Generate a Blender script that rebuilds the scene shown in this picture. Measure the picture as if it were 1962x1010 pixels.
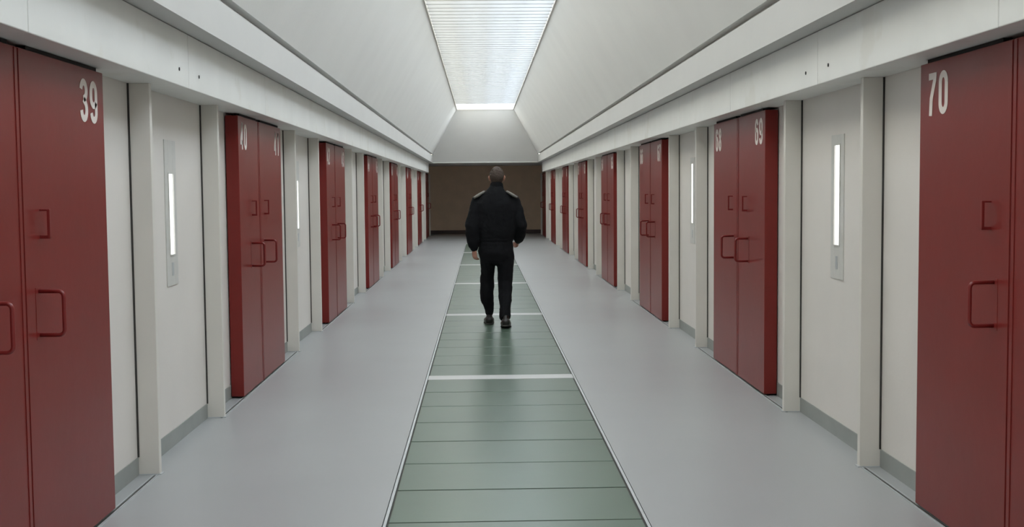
import bpy, bmesh, math, random
from mathutils import Vector, Matrix
random.seed(7)
PI = math.pi
scn = bpy.context.scene
for o in list(bpy.data.objects): bpy.data.objects.remove(o)
COL = scn.collection

# ---------------------------------------------------------------- camera
cam_d = bpy.data.cameras.new('camera'); cam = bpy.data.objects.new('camera', cam_d); COL.objects.link(cam)
F = 2228.0
cam_d.sensor_width = 36; cam_d.lens = F/1962*36; cam_d.clip_end = 200
yv = Vector((922-981, -(366-505), -F)).normalized()
up = Vector((-.0105, 1, 0)); up = (up - yv*up.dot(yv)).normalized()
xv = yv.cross(up)
M3 = Matrix((xv, yv, up))                      # camera axes expressed in the corridor's axes
cam.matrix_world = Matrix.Translation((-.145, 0, 1.54)) @ M3.to_4x4()
scn.camera = cam

# ---------------------------------------------------------------- light and exposure
scn.view_settings.view_transform = 'Standard'; scn.view_settings.look = 'None'
scn.view_settings.gamma = 1; scn.view_settings.use_curve_mapping = False
scn.view_settings.exposure = 0
w = bpy.data.worlds.new('world'); scn.world = w; w.use_nodes = True
w.node_tree.nodes['Background'].inputs[0].default_value = (.80, .88, 1, 1)
w.node_tree.nodes['Background'].inputs[1].default_value = .6
def daylight(name, x, col, power):
    # overcast sky above the roof glazing, seen through it
    d = bpy.data.lights.new(name, 'AREA'); d.shape = 'RECTANGLE'; d.size = 5; d.size_y = 42
    d.color = col; d.energy = power
    o = bpy.data.objects.new(name, d); COL.objects.link(o); o.location = (x, 18, 5.3)
daylight('sky_light_cool', 2.5, (.84, .92, 1), 5000)
daylight('sky_light_warm', -2.5, (1, .935, .75), 2900)

# ---------------------------------------------------------------- materials
def lin(c): return tuple(((v/255)/12.92 if v/255 <= .04045 else ((v/255+.055)/1.055)**2.4) for v in c)
def mat(name, rgb, rough=.5, metal=0, var=.06, scale=6, bump=0, bscale=80, spec=.5, coat=0, dirt=None):
    m = bpy.data.materials.new(name); m.use_nodes = True
    nt = m.node_tree; b = nt.nodes['Principled BSDF']
    b.inputs['Roughness'].default_value = rough; b.inputs['Metallic'].default_value = metal
    b.inputs['Specular IOR Level'].default_value = spec; b.inputs['Coat Weight'].default_value = coat
    c = lin(rgb)
    tc = nt.nodes.new('ShaderNodeTexCoord')
    n = nt.nodes.new('ShaderNodeTexNoise'); n.inputs['Scale'].default_value = scale; n.inputs['Detail'].default_value = 5
    nt.links.new(tc.outputs['Object'], n.inputs['Vector'])
    r = nt.nodes.new('ShaderNodeValToRGB')
    r.color_ramp.elements[0].position = .3; r.color_ramp.elements[1].position = .7
    r.color_ramp.elements[0].color = (*[v*(1-var) for v in c], 1)
    r.color_ramp.elements[1].color = (*[min(1, v*(1+var)) for v in c], 1)
    nt.links.new(n.outputs['Fac'], r.inputs['Fac'])
    out = r.outputs['Color']
    if dirt:
        dn = nt.nodes.new('ShaderNodeTexNoise'); dn.inputs['Scale'].default_value = dirt[0]; dn.inputs['Detail'].default_value = 8
        nt.links.new(tc.outputs['Object'], dn.inputs['Vector'])
        dr = nt.nodes.new('ShaderNodeValToRGB'); dr.color_ramp.elements[0].position = dirt[1]; dr.color_ramp.elements[1].position = dirt[1]+.06
        dr.color_ramp.elements[0].color = (0, 0, 0, 1)
        nt.links.new(dn.outputs['Fac'], dr.inputs['Fac'])
        mx = nt.nodes.new('ShaderNodeMix'); mx.data_type = 'RGBA'
        nt.links.new(dr.outputs['Color'], mx.inputs[0]); nt.links.new(out, mx.inputs[6]); mx.inputs[7].default_value = (*lin(dirt[2]), 1)
        out = mx.outputs[2]
    nt.links.new(out, b.inputs['Base Color'])
    if bump:
        bn = nt.nodes.new('ShaderNodeTexNoise'); bn.inputs['Scale'].default_value = bscale; bn.inputs['Detail'].default_value = 3
        nt.links.new(tc.outputs['Object'], bn.inputs['Vector'])
        bp = nt.nodes.new('ShaderNodeBump'); bp.inputs['Strength'].default_value = bump; bp.inputs['Distance'].default_value = .01
        nt.links.new(bn.outputs['Fac'], bp.inputs['Height']); nt.links.new(bp.outputs['Normal'], b.inputs['Normal'])
    return m
M = dict(
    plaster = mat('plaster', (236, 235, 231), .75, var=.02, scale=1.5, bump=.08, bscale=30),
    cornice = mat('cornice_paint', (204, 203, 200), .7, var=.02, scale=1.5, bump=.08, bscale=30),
    wall = mat('wall_paint', (222, 217, 211), .5, var=.025, scale=2, bump=.05, bscale=60),
    steel_white = mat('white_painted_steel', (220, 216, 208), .42, var=.02, scale=3, bump=.05, bscale=25),
    louvre = mat('white_louvre', (150, 155, 158), .6, var=.01),
    beam = mat('white_header_paint', (226, 226, 222), .45, var=.035, scale=2.2, bump=.1, bscale=9, dirt=(2.5, .60, (221, 220, 214))),
    brown = mat('brown_end_wall_paint', (245, 218, 190), .7, var=.05, scale=3),
    dark_base = mat('dark_skirting', (92, 76, 72), .5),
    floor = mat('grey_vinyl', (158, 160, 161), .36, var=.025, scale=1.2, bump=.03, bscale=200, dirt=(9, .79, (120, 118, 116))),
    basegrey = mat('grey_skirting', (150, 154, 150), .5),
    red = mat('red_gloss_paint', (120, 35, 31), .34, spec=.35, var=.05, scale=2.5, bump=.06, bscale=12),
    redd = mat('red_handle_paint', (120, 34, 32), .35, var=.04),
    dark = mat('dark_gap', (22, 16, 15), .8),
    rubber_and_gap = mat('dark_seal_and_shadow_gap', (60, 58, 55), .8),
    numw = mat('white_number_paint', (225, 215, 208), .5, var=.03, scale=20),
    alu = mat('aluminium', (196, 200, 202), .35, metal=.4, var=.05, scale=10),
    crossbar = mat('pale_crossbar', (190, 191, 191), .35, var=.03, scale=5),
    plate = mat('brushed_plate', (206, 205, 200), .42, metal=.05, var=.04, scale=14),
    skin = mat('skin', (176, 128, 108), .55, var=.06, scale=30),
    hair = mat('grey_brown_hair', (66, 54, 46), .8, var=.35, scale=90, bump=.5, bscale=160),
    jacket = mat('black_jacket_cloth', (17, 18, 21), .9, var=.15, scale=14, bump=.25, bscale=60, spec=.2),
    trouser = mat('black_trouser_cloth', (16, 17, 20), .9, var=.15, scale=14, bump=.2, bscale=60, spec=.2),
    yoke = mat('grey_shoulder_cloth', (112, 109, 104), .85, var=.12, scale=30, bump=.2),
    shoe = mat('black_leather', (20, 18, 18), .35, var=.1, scale=30, bump=.1),
    eye = mat('eye_white', (220, 216, 210), .3), iris = mat('iris', (60, 50, 40), .3), lip = mat('lips', (150, 92, 84), .5),
)
def pane_glass():
    m = mat('green_frosted_glass', (84, 103, 90), .3, var=.05, scale=2.5, bump=.04, bscale=5)
    b = m.node_tree.nodes['Principled BSDF']
    b.inputs['Coat Weight'].default_value = .2; b.inputs['Coat Roughness'].default_value = .25
    return m
M['pane'] = pane_glass()
def glow():
    m = bpy.data.materials.new('lit_glass'); m.use_nodes = True
    b = m.node_tree.nodes['Principled BSDF']; b.inputs['Base Color'].default_value = (.8, .8, .8, 1)
    b.inputs['Emission Color'].default_value = (1, .99, .96, 1); b.inputs['Emission Strength'].default_value = 1.6
    return m
M['glow'] = glow()
def dull_glass():
    m = mat('unlit_glass', (170, 178, 176), .12, var=.03)
    return m
M['dull'] = dull_glass()
def glazing():
    m = bpy.data.materials.new('opal_glazing'); m.use_nodes = True
    nt = m.node_tree; nt.nodes.remove(nt.nodes['Principled BSDF']); out = nt.nodes['Material Output']
    t = nt.nodes.new('ShaderNodeBsdfTransparent'); t.inputs[0].default_value = (.96, .97, .98, 1)
    s = nt.nodes.new('ShaderNodeBsdfTranslucent'); s.inputs[0].default_value = (.92, .94, .95, 1)
    mx = nt.nodes.new('ShaderNodeMixShader'); mx.inputs[0].default_value = .25
    nt.links.new(t.outputs[0], mx.inputs[1]); nt.links.new(s.outputs[0], mx.inputs[2]); nt.links.new(mx.outputs[0], out.inputs[0])
    return m
M['glazing'] = glazing()
def blade():
    m = bpy.data.materials.new('opal_blade'); m.use_nodes = True
    nt = m.node_tree; nt.nodes.remove(nt.nodes['Principled BSDF']); out = nt.nodes['Material Output']
    d = nt.nodes.new('ShaderNodeBsdfDiffuse'); d.inputs[0].default_value = (.60, .605, .61, 1)
    t = nt.nodes.new('ShaderNodeBsdfTranslucent'); t.inputs[0].default_value = (.60, .605, .61, 1)
    mx = nt.nodes.new('ShaderNodeMixShader'); mx.inputs[0].default_value = .5
    nt.links.new(d.outputs[0], mx.inputs[1]); nt.links.new(t.outputs[0], mx.inputs[2]); nt.links.new(mx.outputs[0], out.inputs[0])
    return m
M['louvre'] = blade()

# ---------------------------------------------------------------- helpers
def box(bm, x0, x1, y0, y1, z0, z1):
    vs = [bm.verts.new((x, y, z)) for z in (z0, z1) for x, y in ((x0, y0), (x1, y0), (x1, y1), (x0, y1))]
    for f in ((3, 2, 1, 0), (4, 5, 6, 7), (0, 1, 5, 4), (1, 2, 6, 5), (2, 3, 7, 6), (3, 0, 4, 7)):
        bm.faces.new([vs[i] for i in f])
def boxes(*bs):
    bm = bmesh.new()
    for b in bs:
        x0, x1, y0, y1, z0, z1 = b
        box(bm, min(x0, x1), max(x0, x1), min(y0, y1), max(y0, y1), min(z0, z1), max(z0, z1))
    return bm
def prism(bm, pts, a0, a1, axis='y'):
    # polygon in the xz plane swept along y (or yz swept along x)
    def P(p, a): return (p[0], a, p[1]) if axis == 'y' else (a, p[0], p[1])
    A = [bm.verts.new(P(p, a0)) for p in pts]; B = [bm.verts.new(P(p, a1)) for p in pts]
    n = len(pts)
    bm.faces.new(A); bm.faces.new(B[::-1])
    for i in range(n): bm.faces.new((A[i], B[i], B[(i+1) % n], A[(i+1) % n]))
    bmesh.ops.recalc_face_normals(bm, faces=bm.faces[:])
def tube(bm, pts, r, seg=10):
    pts = [Vector(p) for p in pts]; rings = []
    ref = Vector((0, 0, 1))
    for i, p in enumerate(pts):
        d = (pts[min(i+1, len(pts)-1)] - pts[max(i-1, 0)]).normalized()
        a = d.cross(Vector((0, 1, 0)));
        if a.length < .1: a = d.cross(ref)
        a.normalize(); b = d.cross(a)
        rings.append([bm.verts.new(p + (a*math.cos(2*PI*k/seg) + b*math.sin(2*PI*k/seg))*r) for k in range(seg)])
    for r0, r1 in zip(rings, rings[1:]):
        for k in range(seg): bm.faces.new((r0[k], r0[(k+1) % seg], r1[(k+1) % seg], r1[k]))
    bm.faces.new(rings[0][::-1]); bm.faces.new(rings[-1])
    bmesh.ops.recalc_face_normals(bm, faces=bm.faces[:])
def obj(name, bm, m, parent=None, bevel=0, smooth=False, loc=None):
    me = bpy.data.meshes.new(name); bm.to_mesh(me); bm.free()
    o = bpy.data.objects.new(name, me); COL.objects.link(o); me.materials.append(M[m] if isinstance(m, str) else m)
    if smooth: me.polygons.foreach_set('use_smooth', [True]*len(me.polygons))
    if bevel:
        md = o.modifiers.new('bevel', 'BEVEL'); md.width = bevel; md.segments = 2; md.limit_method = 'ANGLE'
    if parent: o.parent = parent
    if loc: o.location = loc
    return o
def tag(o, label=None, cat=None, group=None, kind=None):
    if label: o['label'] = label
    if cat: o['category'] = cat
    if group: o['group'] = group
    if kind: o['kind'] = kind
    return o
def empty(name, loc):
    o = bpy.data.objects.new(name, None); COL.objects.link(o); o.location = loc; o.empty_display_size = .1
    return o
def struct(name, bm, m, label=None, cat=None, **k):
    return tag(obj(name, bm, m, **k), label, cat, kind='structure')

W, D = 2.043, 1.94          # wall plane, door front plane
Y0, YH, YE = -4.0, 37.2, 42.1
PITCH = 4.9
SOFFIT, BTOP = 2.135, 2.44
ORD = ['first', 'second', 'third', 'fourth', 'fifth', 'sixth', 'seventh', 'eighth', 'ninth', 'tenth', 'eleventh', 'twelfth', 'thirteenth', 'fourteenth', 'fifteenth', 'sixteenth', 'seventeenth']

# ---------------------------------------------------------------- the setting
bm = boxes((-W-.25, -.62, Y0, YE, -.15, 0), (.62, W+.25, Y0, YE, -.15, 0), (-.62, .62, Y0, 4.77, -.15, 0), (-.62, .62, 34.16, YE, -.15, 0),
           (-.62, .62, 4.77, 34.16, -.15, -.035))
struct('floor', bm, 'floor', 'smooth grey vinyl corridor floor on both sides of the glass strip', 'floor')
for s, nm in ((-1, 'left'), (1, 'right')):
    struct('wall_'+nm, boxes((s*W, s*(W+.25), Y0, YE, 0, 2.60)), 'wall', 'off-white %s corridor wall behind the red doors' % ('left' if s < 0 else 'right'), 'wall')
    struct('baseboard_'+nm, boxes((s*(W-.005), s*W, Y0, YE, 0, .10)), 'basegrey', 'grey skirting along the foot of the %s wall' % nm, 'skirting')
    # cornice above the header: horizontal underside, upright face, small reveal under the sloped ceiling
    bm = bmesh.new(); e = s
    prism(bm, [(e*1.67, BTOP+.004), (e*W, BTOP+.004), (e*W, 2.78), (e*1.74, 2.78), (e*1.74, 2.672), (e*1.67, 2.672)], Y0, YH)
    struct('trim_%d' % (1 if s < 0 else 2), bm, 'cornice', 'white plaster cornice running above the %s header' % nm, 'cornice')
    bm = boxes((s*.600, s*.614, 4.77, 34.16, -.034, .004))
    struct('trim_%d' % (3 if s < 0 else 4), bm, 'alu', 'thin pale metal edging along the %s side of the glass floor strip' % nm, 'edging')
struct('wall_end', boxes((-W-.25, W+.25, YE, YE+.2, 0, 2.6)), 'brown', 'dim brown wall closing the far end of the corridor', 'wall')
struct('baseboard_end', boxes((-W, W, YE-.02, YE, 0, .13)), 'dark_base', 'dark skirting at the foot of the far brown wall', 'skirting')
struct('wall_back', boxes((-W-.25, W+.25, Y0-.2, Y0, 0, 4.4)), 'wall')
# ceiling: two long slopes up to the skylight, a sloping end, a low flat ceiling beyond
SK, SZ, SE = .88, 4.04, 36.0
bm = bmesh.new()
T = .12
for s in (-1, 1):
    a = [(s*1.655, 2.715), (s*SK, SZ), (s*(SK+T), SZ+.04), (s*(1.655+T), 2.735)]
    A = [bm.verts.new((x, Y0, z)) for x, z in a]
    yy = [YH, SE, SE+.1, YH+.1]
    B = [bm.verts.new((x, y, z)) for (x, z), y in zip(a, yy)]
    bm.faces.new(A); bm.faces.new(B)
    for i in range(4): bm.faces.new((A[i], B[i], B[(i+1) % 4], A[(i+1) % 4]))
hip = [(-1.80, YH, 2.465), (1.80, YH, 2.465), (SK, SE, SZ), (-SK, SE, SZ)]
off = Vector((0, .12, .06))
A = [bm.verts.new(p) for p in hip]; B = [bm.verts.new(Vector(p)+off) for p in hip]
bm.faces.new(A); bm.faces.new(B)
for i in range(4): bm.faces.new((A[i], B[i], B[(i+1) % 4], A[(i+1) % 4]))
bmesh.ops.recalc_face_normals(bm, faces=bm.faces[:])
box(bm, -1.80, 1.80, YH-.001, YH+.12, 2.44, 2.466); box(bm, -W, W, YH+.10, YH+.2, 2.44, 2.9)
box(bm, -W-.25, W+.25, YH, YE+.2, 2.44, 2.60)
struct('ceiling', bm, 'plaster', 'white plaster ceiling sloping up on both sides to the skylight', 'ceiling')
# skylight
sky = empty('window_1', (0, 16, SZ)); tag(sky, 'long bright skylight with opal glazing along the ridge of the ceiling', 'skylight', kind='structure')
def rel(o, parent):
    o.parent = parent; o.matrix_parent_inverse = Matrix.Translation(-parent.location); return o
rel(obj('glazing', boxes((-SK-.02, SK+.02, Y0, SE+.02, SZ+.16, SZ+.175)), 'glazing'), sky)
bm = bmesh.new()
for s in (-1, 1):
    box(bm, min(s*(SK-.02), s*(SK+.015)), max(s*(SK-.02), s*(SK+.015)), Y0, SE, SZ-.006, SZ+.16)
box(bm, -SK, SK, SE-.02, SE+.02, SZ-.006, SZ+.17)
rel(obj('frame', bm, 'steel_white'), sky)
bm = bmesh.new()
for x in (-.44, 0, .44): box(bm, x-.02, x+.02, Y0, SE, SZ+.18, SZ+.24)
rel(obj('glazing_bar', bm, 'steel_white'), sky)
bm = bmesh.new(); y = SE-2.1
while y > Y0:
    box(bm, -SK-.01, SK+.01, y-.03, y+.03, SZ+.02, SZ+.095); y -= .31
rel(obj('louvre', bm, 'louvre'), sky)

# ---------------------------------------------------------------- header panels
joints = [4.36+2.35*k for k in range(-4, 14)]
edges = [j for j in joints if j > 1] + [37.0]
rv = {-1: 'left', 1: 'right'}
# side data: pair middles, leaf widths, numbers
SIDE = {-1: dict(mid=4.60, near=.80, far=1.03, num=lambda k: (38+2*k, 39+2*k)), 1: dict(mid=4.53, near=.92, far=.97, num=lambda k: (71-2*k, 70-2*k))}
for s in (-1, 1):
    for i, (a, b) in enumerate(zip(edges, edges[1:])):
        bm = boxes((s*1.80, s*(W-.001), a+.003, b-.003, SOFFIT, BTOP))
        o = obj('header_panel', bm, 'beam', bevel=.004)
        o.location = (0, 0, 0)
        lab = '%s white steel header panel from the camera above the doors of the %s wall' % (ORD[i], rv[s])
        tag(o, lab, 'panel', 'white header panels along the %s wall' % rv[s])
        if abs(b-6.71) < .1 or abs(a-6.71) < .1:
            yh = b-.21 if abs(b-6.71) < .1 else a+.24
            h = bmesh.new(); r = .010
            tube(h, [(s*1.803, yh, 2.225), (s*1.797, yh, 2.225)], r, 12)
            h2 = obj('screw_hole', h, 'dark', parent=o)

# ---------------------------------------------------------------- red cell doors
GW, GH, ST = .092, .196, .031      # digit centre-line box and stroke
def arc(cx, cz, rx, rz, a0, a1, n=14):
    return [(cx+rx*math.cos(math.radians(a0+(a1-a0)*i/n)), cz+rz*math.sin(math.radians(a0+(a1-a0)*i/n))) for i in range(n+1)]
w2, h1 = GW/2-ST/2, GH-ST/2
rx = w2
def digit(c):
    t = ST/2; H = GH; cx = 0
    zt, zb = H-t, t; zm = H*.53
    if c == '0': return [arc(0, H-t-rx*1.25, rx, rx*1.25, 0, 180)+arc(0, t+rx*1.25, rx, rx*1.25, 180, 360)+[(rx, H-t-rx*1.25)]]
    if c == '1': return [[(-rx*.6, H*.80), (rx*.15, H*.84), (rx*.35, H)], [(rx*.35, H), (rx*.35, 0)]]
    if c == '2': return [arc(0, H-t-rx*1.25, rx, rx*1.25, 175, 0)+[(rx*.9, H*.56), (-rx*.8, H*.18), (-rx, t), (rx*1.1, t)]]
    if c == '3': return [arc(0, H-t-rx*1.2, rx, rx*1.2, 175, -70)+[(-rx*.1, zm)], [(-rx*.1, zm)]+arc(0, t+rx*1.3, rx, rx*1.3, 70, -175)]
    if c == '4': return [[(rx*1.15, H*.26), (-rx*1.05, H*.26), (-rx*1.05, H*.32), (rx*.3, H*.97), (rx*.42, H*.97)], [(rx*.42, H), (rx*.42, 0)]]
    if c == '5': return [[(rx*.95, zt), (-rx*.7, zt), (-rx*.9, H*.52)]+arc(0, t+rx*1.45, rx, rx*1.45, 130, -170)]
    if c == '6': return [arc(0, H-t-rx*1.25, rx, rx*1.25, 10, 180)+arc(0, t+rx*1.25, rx, rx*1.25, 180, 360)+arc(0, H*.58-rx*1.1, rx, rx*1.1, 0, 150)]
    if c == '7': return [[(-rx*1.1, zt), (rx, zt), (rx*.9, H*.82), (-rx*.2, H*.4), (-rx*.4, 0)]]
    if c == '8': return [arc(0, H-t-rx*1.05, rx*.92, rx*1.1, 0, 360, 22), arc(0, t+rx*1.25, rx, rx*1.3, 0, 360, 22)]
    if c == '9': return [arc(0, t+rx*1.25, rx, rx*1.25, 190, 360)+arc(0, H-t-rx*1.25, rx, rx*1.25, 0, 180)+arc(0, H*.42+rx*1.1, rx, rx*1.1, 180, 330)]
def ribbon(bm, pts, wdt, place, th=.0015):
    # stroke of constant width along a polyline, one thin raised slab
    P = [Vector(p) for p in pts]; L = []; R = []
    for i, p in enumerate(P):
        d0 = (P[i]-P[i-1]).normalized() if i > 0 else None; d1 = (P[i+1]-P[i]).normalized() if i < len(P)-1 else None
        d0 = d0 or d1; d1 = d1 or d0
        n0 = Vector((-d0.y, d0.x)); n1 = Vector((-d1.y, d1.x)); n = (n0+n1)
        n = n.normalized() if n.length > .2 else n0
        k = min(1.5, 1/max(.4, n.dot(n0)))
        L.append(p+n*wdt/2*k); R.append(p-n*wdt/2*k)
    for i in range(len(P)-1):
        q = [L[i], L[i+1], R[i+1], R[i]]
        f = [bm.verts.new(place(a.x, a.y, th)) for a in q]; bm.faces.new(f)
        b0 = [bm.verts.new(place(a.x, a.y, 0)) for a in q]
        for j in range(4): bm.faces.new((f[j], f[(j+1) % 4], b0[(j+1) % 4], b0[j]))
def digit_mesh(c, i, s, yc, zb, xs):
    bm = bmesh.new()
    # the number reads from the viewer's left: towards +y on the left wall, towards -y on the right wall
    dirn = 1 if s < 0 else -1; ox = (i-.5)*(GW+.040)
    for st in digit(c):
        ribbon(bm, st, ST, lambda a, b, t: (xs-s*t, yc+dirn*(a*1.12+ox), zb+b))
    bmesh.ops.recalc_face_normals(bm, faces=bm.faces[:])
    return bm
def d_handle(s, y, z0, z1, x, proj, r):
    bm = bmesh.new(); rad = .022
    pts = [(x, y, z1)]
    xo = x-s*proj
    for a in range(0, 91, 15):
        t = math.radians(a); pts.append((xo+s*rad-s*rad*math.sin(t), y, z1-rad+rad*math.cos(t)))
    for a in range(0, 91, 15):
        t = math.radians(a); pts.append((xo+s*rad-s*rad*math.cos(t), y, z0+rad-rad*math.sin(t)))
    pts.append((x, y, z0)); tube(bm, pts, r, 10); return bm
DZ0, DZ1 = .014, 2.115
def cell_door(s, num, y0, y1, far, k):
    root = empty('cell_door', (s*D, (y0+y1)/2, 0))
    tag(root, 'red steel cell door numbered %d, %s leaf of the %s pair along the %s wall' % (num, 'far' if far else 'near', ORD[k], rv[s]), 'door', 'red numbered cell doors along the %s wall' % rv[s], 'thing')
    def P(n, bm, m, **k): return rel(obj(n, bm, m, **k), root)
    P('door_leaf', boxes((s*D, s*(W-.008), y0+.004, y1-.004, DZ0, DZ1)), 'red', bevel=.004)
    # folded lip on the meeting edge
    ye = y0 if far else y1
    P('edge_strip', boxes((s*(D-.003), s*D, ye+.006 if far else ye-.034, ye+.034 if far else ye-.006, DZ0, DZ1-.004)), 'red', bevel=.0015)
    hy = (y0+.14) if far else (y1-.38)
    h = P('pull_handle', d_handle(s, hy, .972, 1.15, s*D, .10, .0085), 'redd', smooth=True)
    P('handle_plate', boxes((s*(D-.0015), s*D, hy-.035, hy+.035, .955, 1.167)), 'red')
    ly = hy+.04
    P('latch', boxes((s*(D-.042), s*(D-.030), ly-.008, ly+.008, 1.362, 1.482), (s*(D-.042), s*D, ly-.006, ly+.006, 1.362, 1.376), (s*(D-.036), s*D, ly-.005, ly+.005, 1.474, 1.482)), 'redd', bevel=.002)
    yc = (y1-.215) if far else (y0+.195)
    for i, c in enumerate(str(num)): P('digit', digit_mesh(c, i, s, yc, 1.868, s*(D-.0005)), 'numw')
    P('hanger_rail', boxes((s*(D+.012), s*(D+.05), y0+.12, y1-.06, DZ1, SOFFIT-.001)), 'dark')
    for g in (y0+.02, y1-.07): P('floor_guide', boxes((s*(D+.02), s*(D+.045), g, g+.05, .002, DZ0)), 'dark')
    return root
lastpost = {}
for s in (-1, 1):
    d = SIDE[s]
    for k in range(8):
        m = d['mid']+PITCH*k; n, f = d['num'](k)
        if m+d['far'] > YE: continue
        if m-d['near'] > 0:
            cell_door(s, n, m-d['near'], m, False, k)
        cell_door(s, f, m, m+d['far'], True, k)

# ---------------------------------------------------------------- posts, slit windows, floor tracks
wn = 2
for s in (-1, 1):
    d = SIDE[s]; mid = d['mid']
    for k in range(-1, 8):
        m = mid+PITCH*k; a, b = m+1.75, m+3.36
        n, f = d['num'](k)
        nn, ff = d['num'](k+1)
        if k >= 0 and a < YE-.3:
            last = YE if b > YE else None
            for j, yy in enumerate((a, b)):
                if yy > YE-.2: continue
                root = empty('door_post', (s*(W-.05), yy, 0))
                lab = 'white steel fin post on the %s wall, just %s the %s slit window' % (rv[s], 'short of' if j == 0 else 'beyond', ORD[k])
                if b > YE: lab = 'white steel fin post on the %s wall, last one before the brown end wall' % rv[s]
                tag(root, lab, 'post', 'white fin posts along the %s wall' % rv[s], 'thing')
                rel(obj('fin', boxes((s*1.925, s*W, yy, yy+.042, 0, SOFFIT)), 'steel_white', bevel=.003), root)
                rel(obj('shadow_gap_strip', boxes((s*(W-.010), s*(W+.001), yy-.0045, yy, .10, SOFFIT)), 'rubber_and_gap'), root)  # added dark strip painting in the shadow gap between fin and wall
                rel(obj('foot_plate', boxes((s*1.915, s*(W-.004), yy-.004, yy+.046, 0, .006)), 'alu'), root)
            # slit window in the bay
            if b < YE:
                yc = m+2.56; zs = (1.17, 1.66) if s < 0 else (1.19, 1.80)
                root = empty('window_%d' % wn, (s*W, yc, 1.42)); wn += 1
                tag(root, '%s lit slit window from the camera in the %s wall' % (ORD[k], rv[s]), 'window', 'slit windows in the %s wall' % rv[s], 'structure')
                px = W-.006; x0, x1, y0, y1 = .052, .125, zs[0], zs[1]
                rel(obj('window_frame', boxes((s*px, s*W, yc-.125, yc-x0, .98, 1.865), (s*px, s*W, yc+x0, yc+.125, .98, 1.865),
                    (s*px, s*W, yc-x0, yc+x0, .98, y0), (s*px, s*W, yc-x0, yc+x0, y1, 1.865)), 'plate', bevel=.001), root)
                rel(obj('pane', boxes((s*(W-.002), s*W, yc-x0, yc+x0, y0, y1)), 'glow'), root)
                rel(obj('beading', boxes((s*(px-.004), s*px, yc-x0-.008, yc-x0, y0-.008, y1+.008), (s*(px-.004), s*px, yc+x0, yc+x0+.008, y0-.008, y1+.008), (s*(px-.004), s*px, yc-x0, yc+x0, y0-.008, y0), (s*(px-.004), s*px, yc-x0, yc+x0, y1, y1+.008)), 'plate'), root)
                rel(obj('lock_plate', boxes((s*(px-.002), s*px, yc-.02, yc+.02, 1.04, 1.12)), 'alu'), root)
        # sliding track on the floor from the near post of this door pair to the far one
        if k >= 0:
            t0, t1 = max(m-1.55, 1.2), min(m+1.73, YE-.03)
            root = empty('floor_track', (s*D, m, 0))
            tag(root, 'thin metal floor track under the %s pair of red doors on the %s wall' % (ORD[k], rv[s]), 'track', 'floor tracks of the sliding doors on the %s' % rv[s], 'thing')
            rel(obj('rail', boxes((s*(D-.004), s*(D-.010), t0, t1, 0, .006), (s*(D+.010), s*(D+.016), t0, t1, 0, .006)), 'alu'), root)
            rel(obj('track_bed', boxes((s*(D-.004), s*(D+.010), t0, t1, 0, .0015)), 'rubber_and_gap'), root)
# ---------------------------------------------------------------- glass floor strip
c0 = 4.65
for k in range(7):
    c = c0+PITCH*k
    if k:
        o = obj('floor_crossbar', boxes((-.598, .598, c-.10, c+.10, -.033, .003)), 'crossbar', bevel=.002)
        tag(o, '%s pale crossbar from the camera across the glass floor strip' % ORD[k-1], 'crossbar', 'pale crossbars across the glass floor strip')
    if k == 6: break
    p = (PITCH-.21)/8
    for j in range(8):
        y0 = c+.105+p*j
        root = empty('glass_floor_pane', (0, y0+p/2, 0))
        where = 'beyond the %s pale crossbar' % ORD[k-1] if k else 'in the run nearest the camera'
        tag(root, '%s green frosted glass floor pane %s' % (ORD[j], where), 'floor pane', 'green frosted glass floor panes')
        dz = random.uniform(-.0006, .0006)
        rel(obj('glass', boxes((-.591, .591, y0+.008, y0+p-.008, -.030, .001+dz)), 'pane', bevel=.002), root)
        rel(obj('gasket', boxes((-.598, .598, y0, y0+.008, -.033, -.003), (-.598, .598, y0+p-.008, y0+p, -.033, -.002), (-.598, -.591, y0+.008, y0+p-.008, -.033, -.002), (.591, .598, y0+.008, y0+p-.008, -.033, -.002)), 'rubber_and_gap'), root)

# ---------------------------------------------------------------- person walking away
def loft(bm, pts, rad, hint=(1, 0, 0), seg=20, square=0):
    pts = [Vector(p) for p in pts]; rings = []; hint = Vector(hint)
    for i, p in enumerate(pts):
        d = (pts[min(i+1, len(pts)-1)] - pts[max(i-1, 0)]).normalized()
        a = (hint - d*hint.dot(d)).normalized(); b = d.cross(a)
        ra, rb = rad[i] if isinstance(rad[i], tuple) else (rad[i], rad[i])
        ring = []
        for k in range(seg):
            t = 2*PI*k/seg; c, s_ = math.cos(t), math.sin(t)
            if square:
                q = (abs(c)**(2+square)+abs(s_)**(2+square))**(-1/(2+square)); c, s_ = c*q, s_*q
            ring.append(bm.verts.new(p+a*c*ra+b*s_*rb))
        rings.append(ring)
    for r0, r1 in zip(rings, rings[1:]):
        for k in range(seg): bm.faces.new((r0[k], r0[(k+1) % seg], r1[(k+1) % seg], r1[k]))
    # rounded ends
    for ring, p, q in ((rings[0], pts[0], pts[1]), (rings[-1], pts[-1], pts[-2])):
        rr = rad[0] if ring is rings[0] else rad[-1]; rr = min(rr) if isinstance(rr, tuple) else rr
        d = (p-q).normalized(); tip = bm.verts.new(p+d*rr*.6)
        mid = [bm.verts.new(p+(v.co-p)*.72+d*rr*.42) for v in ring]
        for k in range(seg):
            k1 = (k+1) % seg
            bm.faces.new((ring[k], ring[k1], mid[k1], mid[k])); bm.faces.new((mid[k], mid[k1], tip))
def sph(bm, c, r, sc=(1, 1, 1), u=16, v=12):
    m = Matrix.Translation(c) @ Matrix.Diagonal((*sc, 1))
    bmesh.ops.create_uvsphere(bm, u_segments=u, v_segments=v, radius=r, matrix=m)
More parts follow.
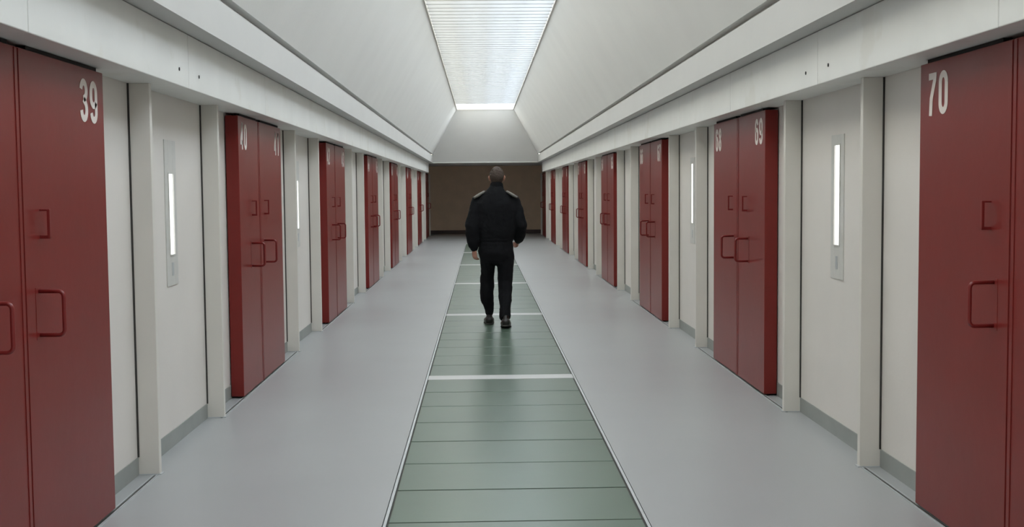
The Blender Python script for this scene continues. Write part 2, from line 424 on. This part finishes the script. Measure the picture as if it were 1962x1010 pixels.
def body_obj(name, bm, m, parent, voxel, smooth=4, disp=None):
    bmesh.ops.recalc_face_normals(bm, faces=bm.faces[:])
    o = obj(name, bm, m, smooth=True)
    if parent: o.parent = parent
    if voxel:
        r = o.modifiers.new('remesh', 'REMESH'); r.mode = 'VOXEL'; r.voxel_size = voxel; r.use_smooth_shade = True
    if smooth:
        sm = o.modifiers.new('smooth', 'SMOOTH'); sm.factor = .5; sm.iterations = smooth
    if disp:
        t = bpy.data.textures.new(name+'_folds', 'CLOUDS'); t.noise_scale = disp[0]; t.noise_depth = 2
        dm = o.modifiers.new('folds', 'DISPLACE'); dm.texture = t; dm.strength = disp[1]; dm.mid_level = .5; dm.texture_coords = 'LOCAL'
    return o

L = dict(sh=(-.205, -.005, 1.425), el=(-.272, -.075, 1.145), wr=(-.248, -.03, .885), hip=(-.095, 0, .90), kn=(-.108, .15, .50), an=(-.082, .20, .10))
R = dict(sh=(.205, .0, 1.43), el=(.280, -.03, 1.155), wr=(.255, .15, .965), hip=(.095, 0, .90), kn=(.100, .02, .49), an=(.088, -.22, .10))
def lerp(a, b, t): return Vector(a).lerp(Vector(b), t)

# head
HC = Vector((.016, .025, 1.690))
def head_pt(v):
    x, y, z = v   # unit sphere, y forward
    px, py, pz = x*.076, y*.096, z*.112
    if z < 0:
        k = -z; px *= 1-.30*k*k; py = py*(1-.10*k) + (.012*k if y > 0 else .03*k)
    if y < 0: px *= 1+.05*(-y); 
    if y > .5 and z > .1: py *= .97
    return Vector((px, py, pz))
bm = bmesh.new()
bmesh.ops.create_uvsphere(bm, u_segments=36, v_segments=26, radius=1)
for v in bm.verts: v.co = HC + head_pt(v.co)
loft(bm, [(0, -.01, 1.46), (.006, -.008, 1.54), (.012, .002, 1.60), (.016, .008, 1.65)], [(.075, .07), (.060, .060), (.057, .058), (.056, .056)])
for s in (-1, 1):      # ears, brow, cheek
    c = HC + Vector((s*.079, -.006, -.008))
    loft(bm, [c+Vector((0, .006, -.028)), c+Vector((s*.006, -.004, -.012)), c+Vector((s*.012, -.010, .010)), c+Vector((s*.008, -.004, .028))], [(.006, .007), (.007, .013), (.007, .016), (.006, .012)])
    sph(bm, HC+Vector((s*.030, .078, .022)), .016, (1.4, .7, .5)); sph(bm, HC+Vector((s*.038, .066, -.022)), .020, (1, .8, .9))
loft(bm, [HC+Vector((0, .090, .020)), HC+Vector((0, .104, -.006)), HC+Vector((0, .113, -.022)), HC+Vector((0, .100, -.030))], [.007, .009, .012, .009])
for s in (-1, 1): sph(bm, HC+Vector((s*.011, .101, -.026)), .008)
sph(bm, HC+Vector((0, .088, -.088)), .022, (1.1, .8, .8)); sph(bm, HC+Vector((0, .094, -.050)), .018, (1.3, .5, .7))
# trunk
loft(bm, [(0, 0, .84), (0, 0, .95), (0, 0, 1.08), (0, 0, 1.25), (0, -.005, 1.38), (0, -.01, 1.46)], [(.165, .105), (.16, .10), (.145, .09), (.17, .105), (.17, .095), (.08, .07)])
for S in (L, R):
    loft(bm, [S['sh'], lerp(S['sh'], S['el'], .4), S['el'], lerp(S['el'], S['wr'], .3), S['wr']], [.055, .048, .042, .040, .027])
    loft(bm, [S['hip'], lerp(S['hip'], S['kn'], .35), S['kn'], lerp(S['kn'], S['an'], .3), lerp(S['kn'], S['an'], .75), S['an']], [.085, .075, .052, .055, .038, .034])
    a = Vector(S['an'])
    loft(bm, [a+Vector((0, -.03, -.05)), a+Vector((0, .05, -.055)), a+Vector((0, .13, -.07))], [(.03, .03), (.035, .028), (.032, .018)], seg=14)
def hand(bm, S, s, fdir, back, curl):
    # palm, four unequal fingers with knuckle bends, thumb off the side of the palm
    wr = Vector(S['wr']); d = Vector(fdir).normalized(); n = Vector(back).normalized(); n = (n-d*n.dot(d)).normalized()
    wv = d.cross(n)*s      # points to the thumb side
    if wv.y < 0: wv = -wv
    P = lambda a, b, c: wr+d*a+wv*b+n*c
    loft(bm, [P(-.03, 0, 0), P(.005, 0, 0), P(.045, .002, 0), P(.085, 0, -.002)], [(.026, .022), (.028, .019), (.040, .016), (.040, .012)], hint=wv, seg=18)
    for b, ln, r in ((.030, .068, .0088), (.010, .076, .0090), (-.010, .071, .0087), (-.029, .056, .0078)):
        p = P(.082, b, 0); dd = d.copy(); pts = [P(.060, b, 0), p]; a = 0
        for t, c in ((.42, curl), (.32, curl*1.25), (.26, curl*.8)):
            a += c; dd = (d*math.cos(a) - n*math.sin(a)).normalized(); p = p+dd*ln*t; pts.append(p)
        loft(bm, pts, [r*1.02, r, r*.98, r*.92, r*.8], hint=wv, seg=10)
    loft(bm, [P(.012, .022, -.004), P(.040, .046, -.014), P(.066, .052, -.026), P(.086, .046, -.034)], [.013, .011, .0095, .0078], hint=n, seg=10)
hand(bm, L, -1, (.06, .05, -1), (-.75, -.66, .1), .45)
hand(bm, R, 1, (-.02, .85, -.45), (.9, -.3, .1), .5)
person = body_obj('person', bm, 'skin', None, .0048, 3)
person.location = (.017, 13.2, 0)
tag(person, 'person with short greying hair in black jacket and trousers walking away down the glass strip', 'person', kind='thing')
# face details
for s in (-1, 1):
    b = bmesh.new(); sph(b, HC+Vector((s*.030, .079, .004)), .0125, (1, .7, .8)); e = body_obj('eye', b, 'eye', person, 0, 0)
    b = bmesh.new(); sph(b, HC+Vector((s*.030, .0865, .004)), .0052, (1, .5, 1)); body_obj('iris', b, 'iris', e, 0, 0)
b = bmesh.new(); loft(b, [HC+Vector((-.022, .094, -.053)), HC+Vector((0, .102, -.051)), HC+Vector((.022, .094, -.053))], [.003, .006, .003], hint=(0, 0, 1), seg=10); body_obj('mouth', b, 'lip', person, 0, 0)
# hair
b = bmesh.new(); bmesh.ops.create_uvsphere(b, u_segments=64, v_segments=48, radius=1)
for v in list(b.verts):
    x, y, z = v.co
    lim = -.62 if y < -.45 else (-.62+(y+.45)/.35*.72 if y < -.10 else (.10+(y+.10)*.72))
    if abs(x) > .75 and -.45 < y < .2: lim = max(lim, .12)
    if z < lim: b.verts.remove(v)
for v in b.verts: v.co = HC + head_pt(v.co)*1.085 + Vector((0, -.005, .002))
hr = body_obj('hair', b, 'hair', person, 0, 0)
so = hr.modifiers.new('thick', 'SOLIDIFY'); so.thickness = .014; so.offset = -1
t = bpy.data.textures.new('hair_tufts', 'CLOUDS'); t.noise_scale = .022; t.noise_depth = 3
dm = hr.modifiers.new('tufts', 'DISPLACE'); dm.texture = t; dm.strength = .018; dm.mid_level = .4; dm.texture_coords = 'LOCAL'
# jacket
bm = bmesh.new()
loft(bm, [(0, 0, .985), (0, 0, 1.02), (0, -.002, 1.09), (0, -.004, 1.20), (0, -.008, 1.32), (0, -.012, 1.40), (.002, -.012, 1.455), (.004, -.012, 1.505), (.008, -.008, 1.55), (.012, -.004, 1.585)],
     [(.190, .135), (.205, .148), (.222, .158), (.236, .165), (.242, .162), (.228, .148), (.190, .128), (.142, .108), (.098, .09), (.076, .078)], seg=40, square=.4)
for S in (L, R):
    a, e, w_ = S['sh'], S['el'], S['wr']
    loft(bm, [lerp(a, (0, 0, 1.45), .35), a, lerp(a, e, .35), lerp(a, e, .7), e, lerp(e, w_, .3), lerp(e, w_, .65), lerp(e, w_, .88), lerp(e, w_, .97)],
         [.062, .070, .076, .077, .078, .078, .072, .060, .046], seg=24)
jk = body_obj('jacket', bm, 'jacket', person, .009, 5, (.11, .022))
b = bmesh.new()      # turned-up collar
loft(b, [(.010, -.006, 1.555), (.013, -.004, 1.595), (.014, -.002, 1.618)], [(.084, .083), (.075, .077), (.071, .073)], seg=32)
body_obj('collar', b, 'jacket', jk, .006, 3, (.05, .006))
b = bmesh.new(); loft(b, [(0, 0, .968), (0, 0, .985), (0, 0, 1.012)], [(.192, .138), (.200, .145), (.198, .143)], seg=40, square=.4)
body_obj('waistband', b, 'jacket', jk, .008, 2)
for S in (L, R):
    b = bmesh.new(); e, w_ = S['el'], S['wr']; loft(b, [lerp(e, w_, .90), lerp(e, w_, .95), lerp(e, w_, 1.02)], [.048, .047, .041], seg=24)
    body_obj('cuff', b, 'jacket', jk, .006, 2)
for s in (-1, 1):
    b = bmesh.new(); z0 = 1.43 if s < 0 else 1.435
    loft(b, [(s*.128, -.022, 1.530), (s*.165, -.028, 1.508), (s*.205, -.034, 1.484), (s*.242, -.036, 1.462)], [(.014, .056), (.017, .066), (.018, .066), (.014, .054)], hint=(s*.5, 0, 1), seg=20, square=1)
    tag(body_obj('shoulder_patch', b, 'yoke', jk, .005, 2), 'grey shoulder patch')
# trousers
bm = bmesh.new()
loft(bm, [(0, 0, 1.02), (0, -.004, .93), (0, -.01, .84), (0, -.004, .765)], [(.180, .125), (.198, .140), (.202, .145), (.185, .125)], seg=36, square=.3)
loft(bm, [(-.098, 0, .83), (-.096, .03, .72), (-.096, .08, .62), (-.104, .13, .50), (-.112, .15, .38), (-.104, .165, .29), (-.086, .19, .20), (-.080, .20, .125)], [(.098, .12), (.086, .105), (.078, .092), (.078, .085), (.082, .086), (.076, .080), (.056, .066), (.047, .060)], seg=28)
loft(bm, [(.100, 0, .83), (.104, .005, .72), (.104, .012, .62), (.102, .015, .50), (.098, -.04, .38), (.094, -.10, .29), (.090, -.165, .20), (.088, -.205, .115)], [(.102, .12), (.098, .108), (.092, .098), (.082, .090), (.078, .084), (.070, .078), (.064, .072), (.060, .066)], seg=28)
body_obj('trousers', bm, 'trouser', person, .009, 4, (.09, .022))
# shoes
def shoe(an, heel_up, side):
    b = bmesh.new(); a = Vector(an)
    p = math.atan2(heel_up, .19); wd = 1.28
    def T(y, z):   # y along the foot from the heel, pitched about the ball so the toe stays down
        by = .19; dy, dz = y-by, z
        if y < by: c, s_ = math.cos(p), math.sin(p); dy, dz = dy*c + dz*s_, -dy*s_ + dz*c if True else 0
        return Vector((a.x+side*.008*(y/.3), a.y-.075+by+dy, dz))
    W_ = lambda q: [(u*wd, v) for u, v in q]
    loft(b, [T(.012, .045), T(.05, .050), T(.10, .048), T(.17, .040), T(.235, .034), T(.285, .028)], W_([(.034, .040), (.040, .046), (.041, .046), (.047, .038), (.046, .032), (.032, .024)]), seg=22, square=.5)
    loft(b, [T(.055, .06), T(.06, .11)], [(.036, .05), (.036, .045)], seg=20)
    o = body_obj('shoe', b, 'shoe', person, .006, 3)
    b2 = bmesh.new(); loft(b2, [T(.0, .009), T(.05, .009), T(.12, .009), T(.19, .009), T(.25, .009), T(.298, .009)], W_([(.028, .008), (.038, .009), (.036, .009), (.049, .009), (.046, .009), (.024, .009)]), seg=20, square=1.5)
    body_obj('sole', b2, 'rubber_and_gap', o, 0, 0)
shoe(L['an'], 0, -1); shoe((R['an'][0]+.008, R['an'][1]-.02, 0), .03, 1)
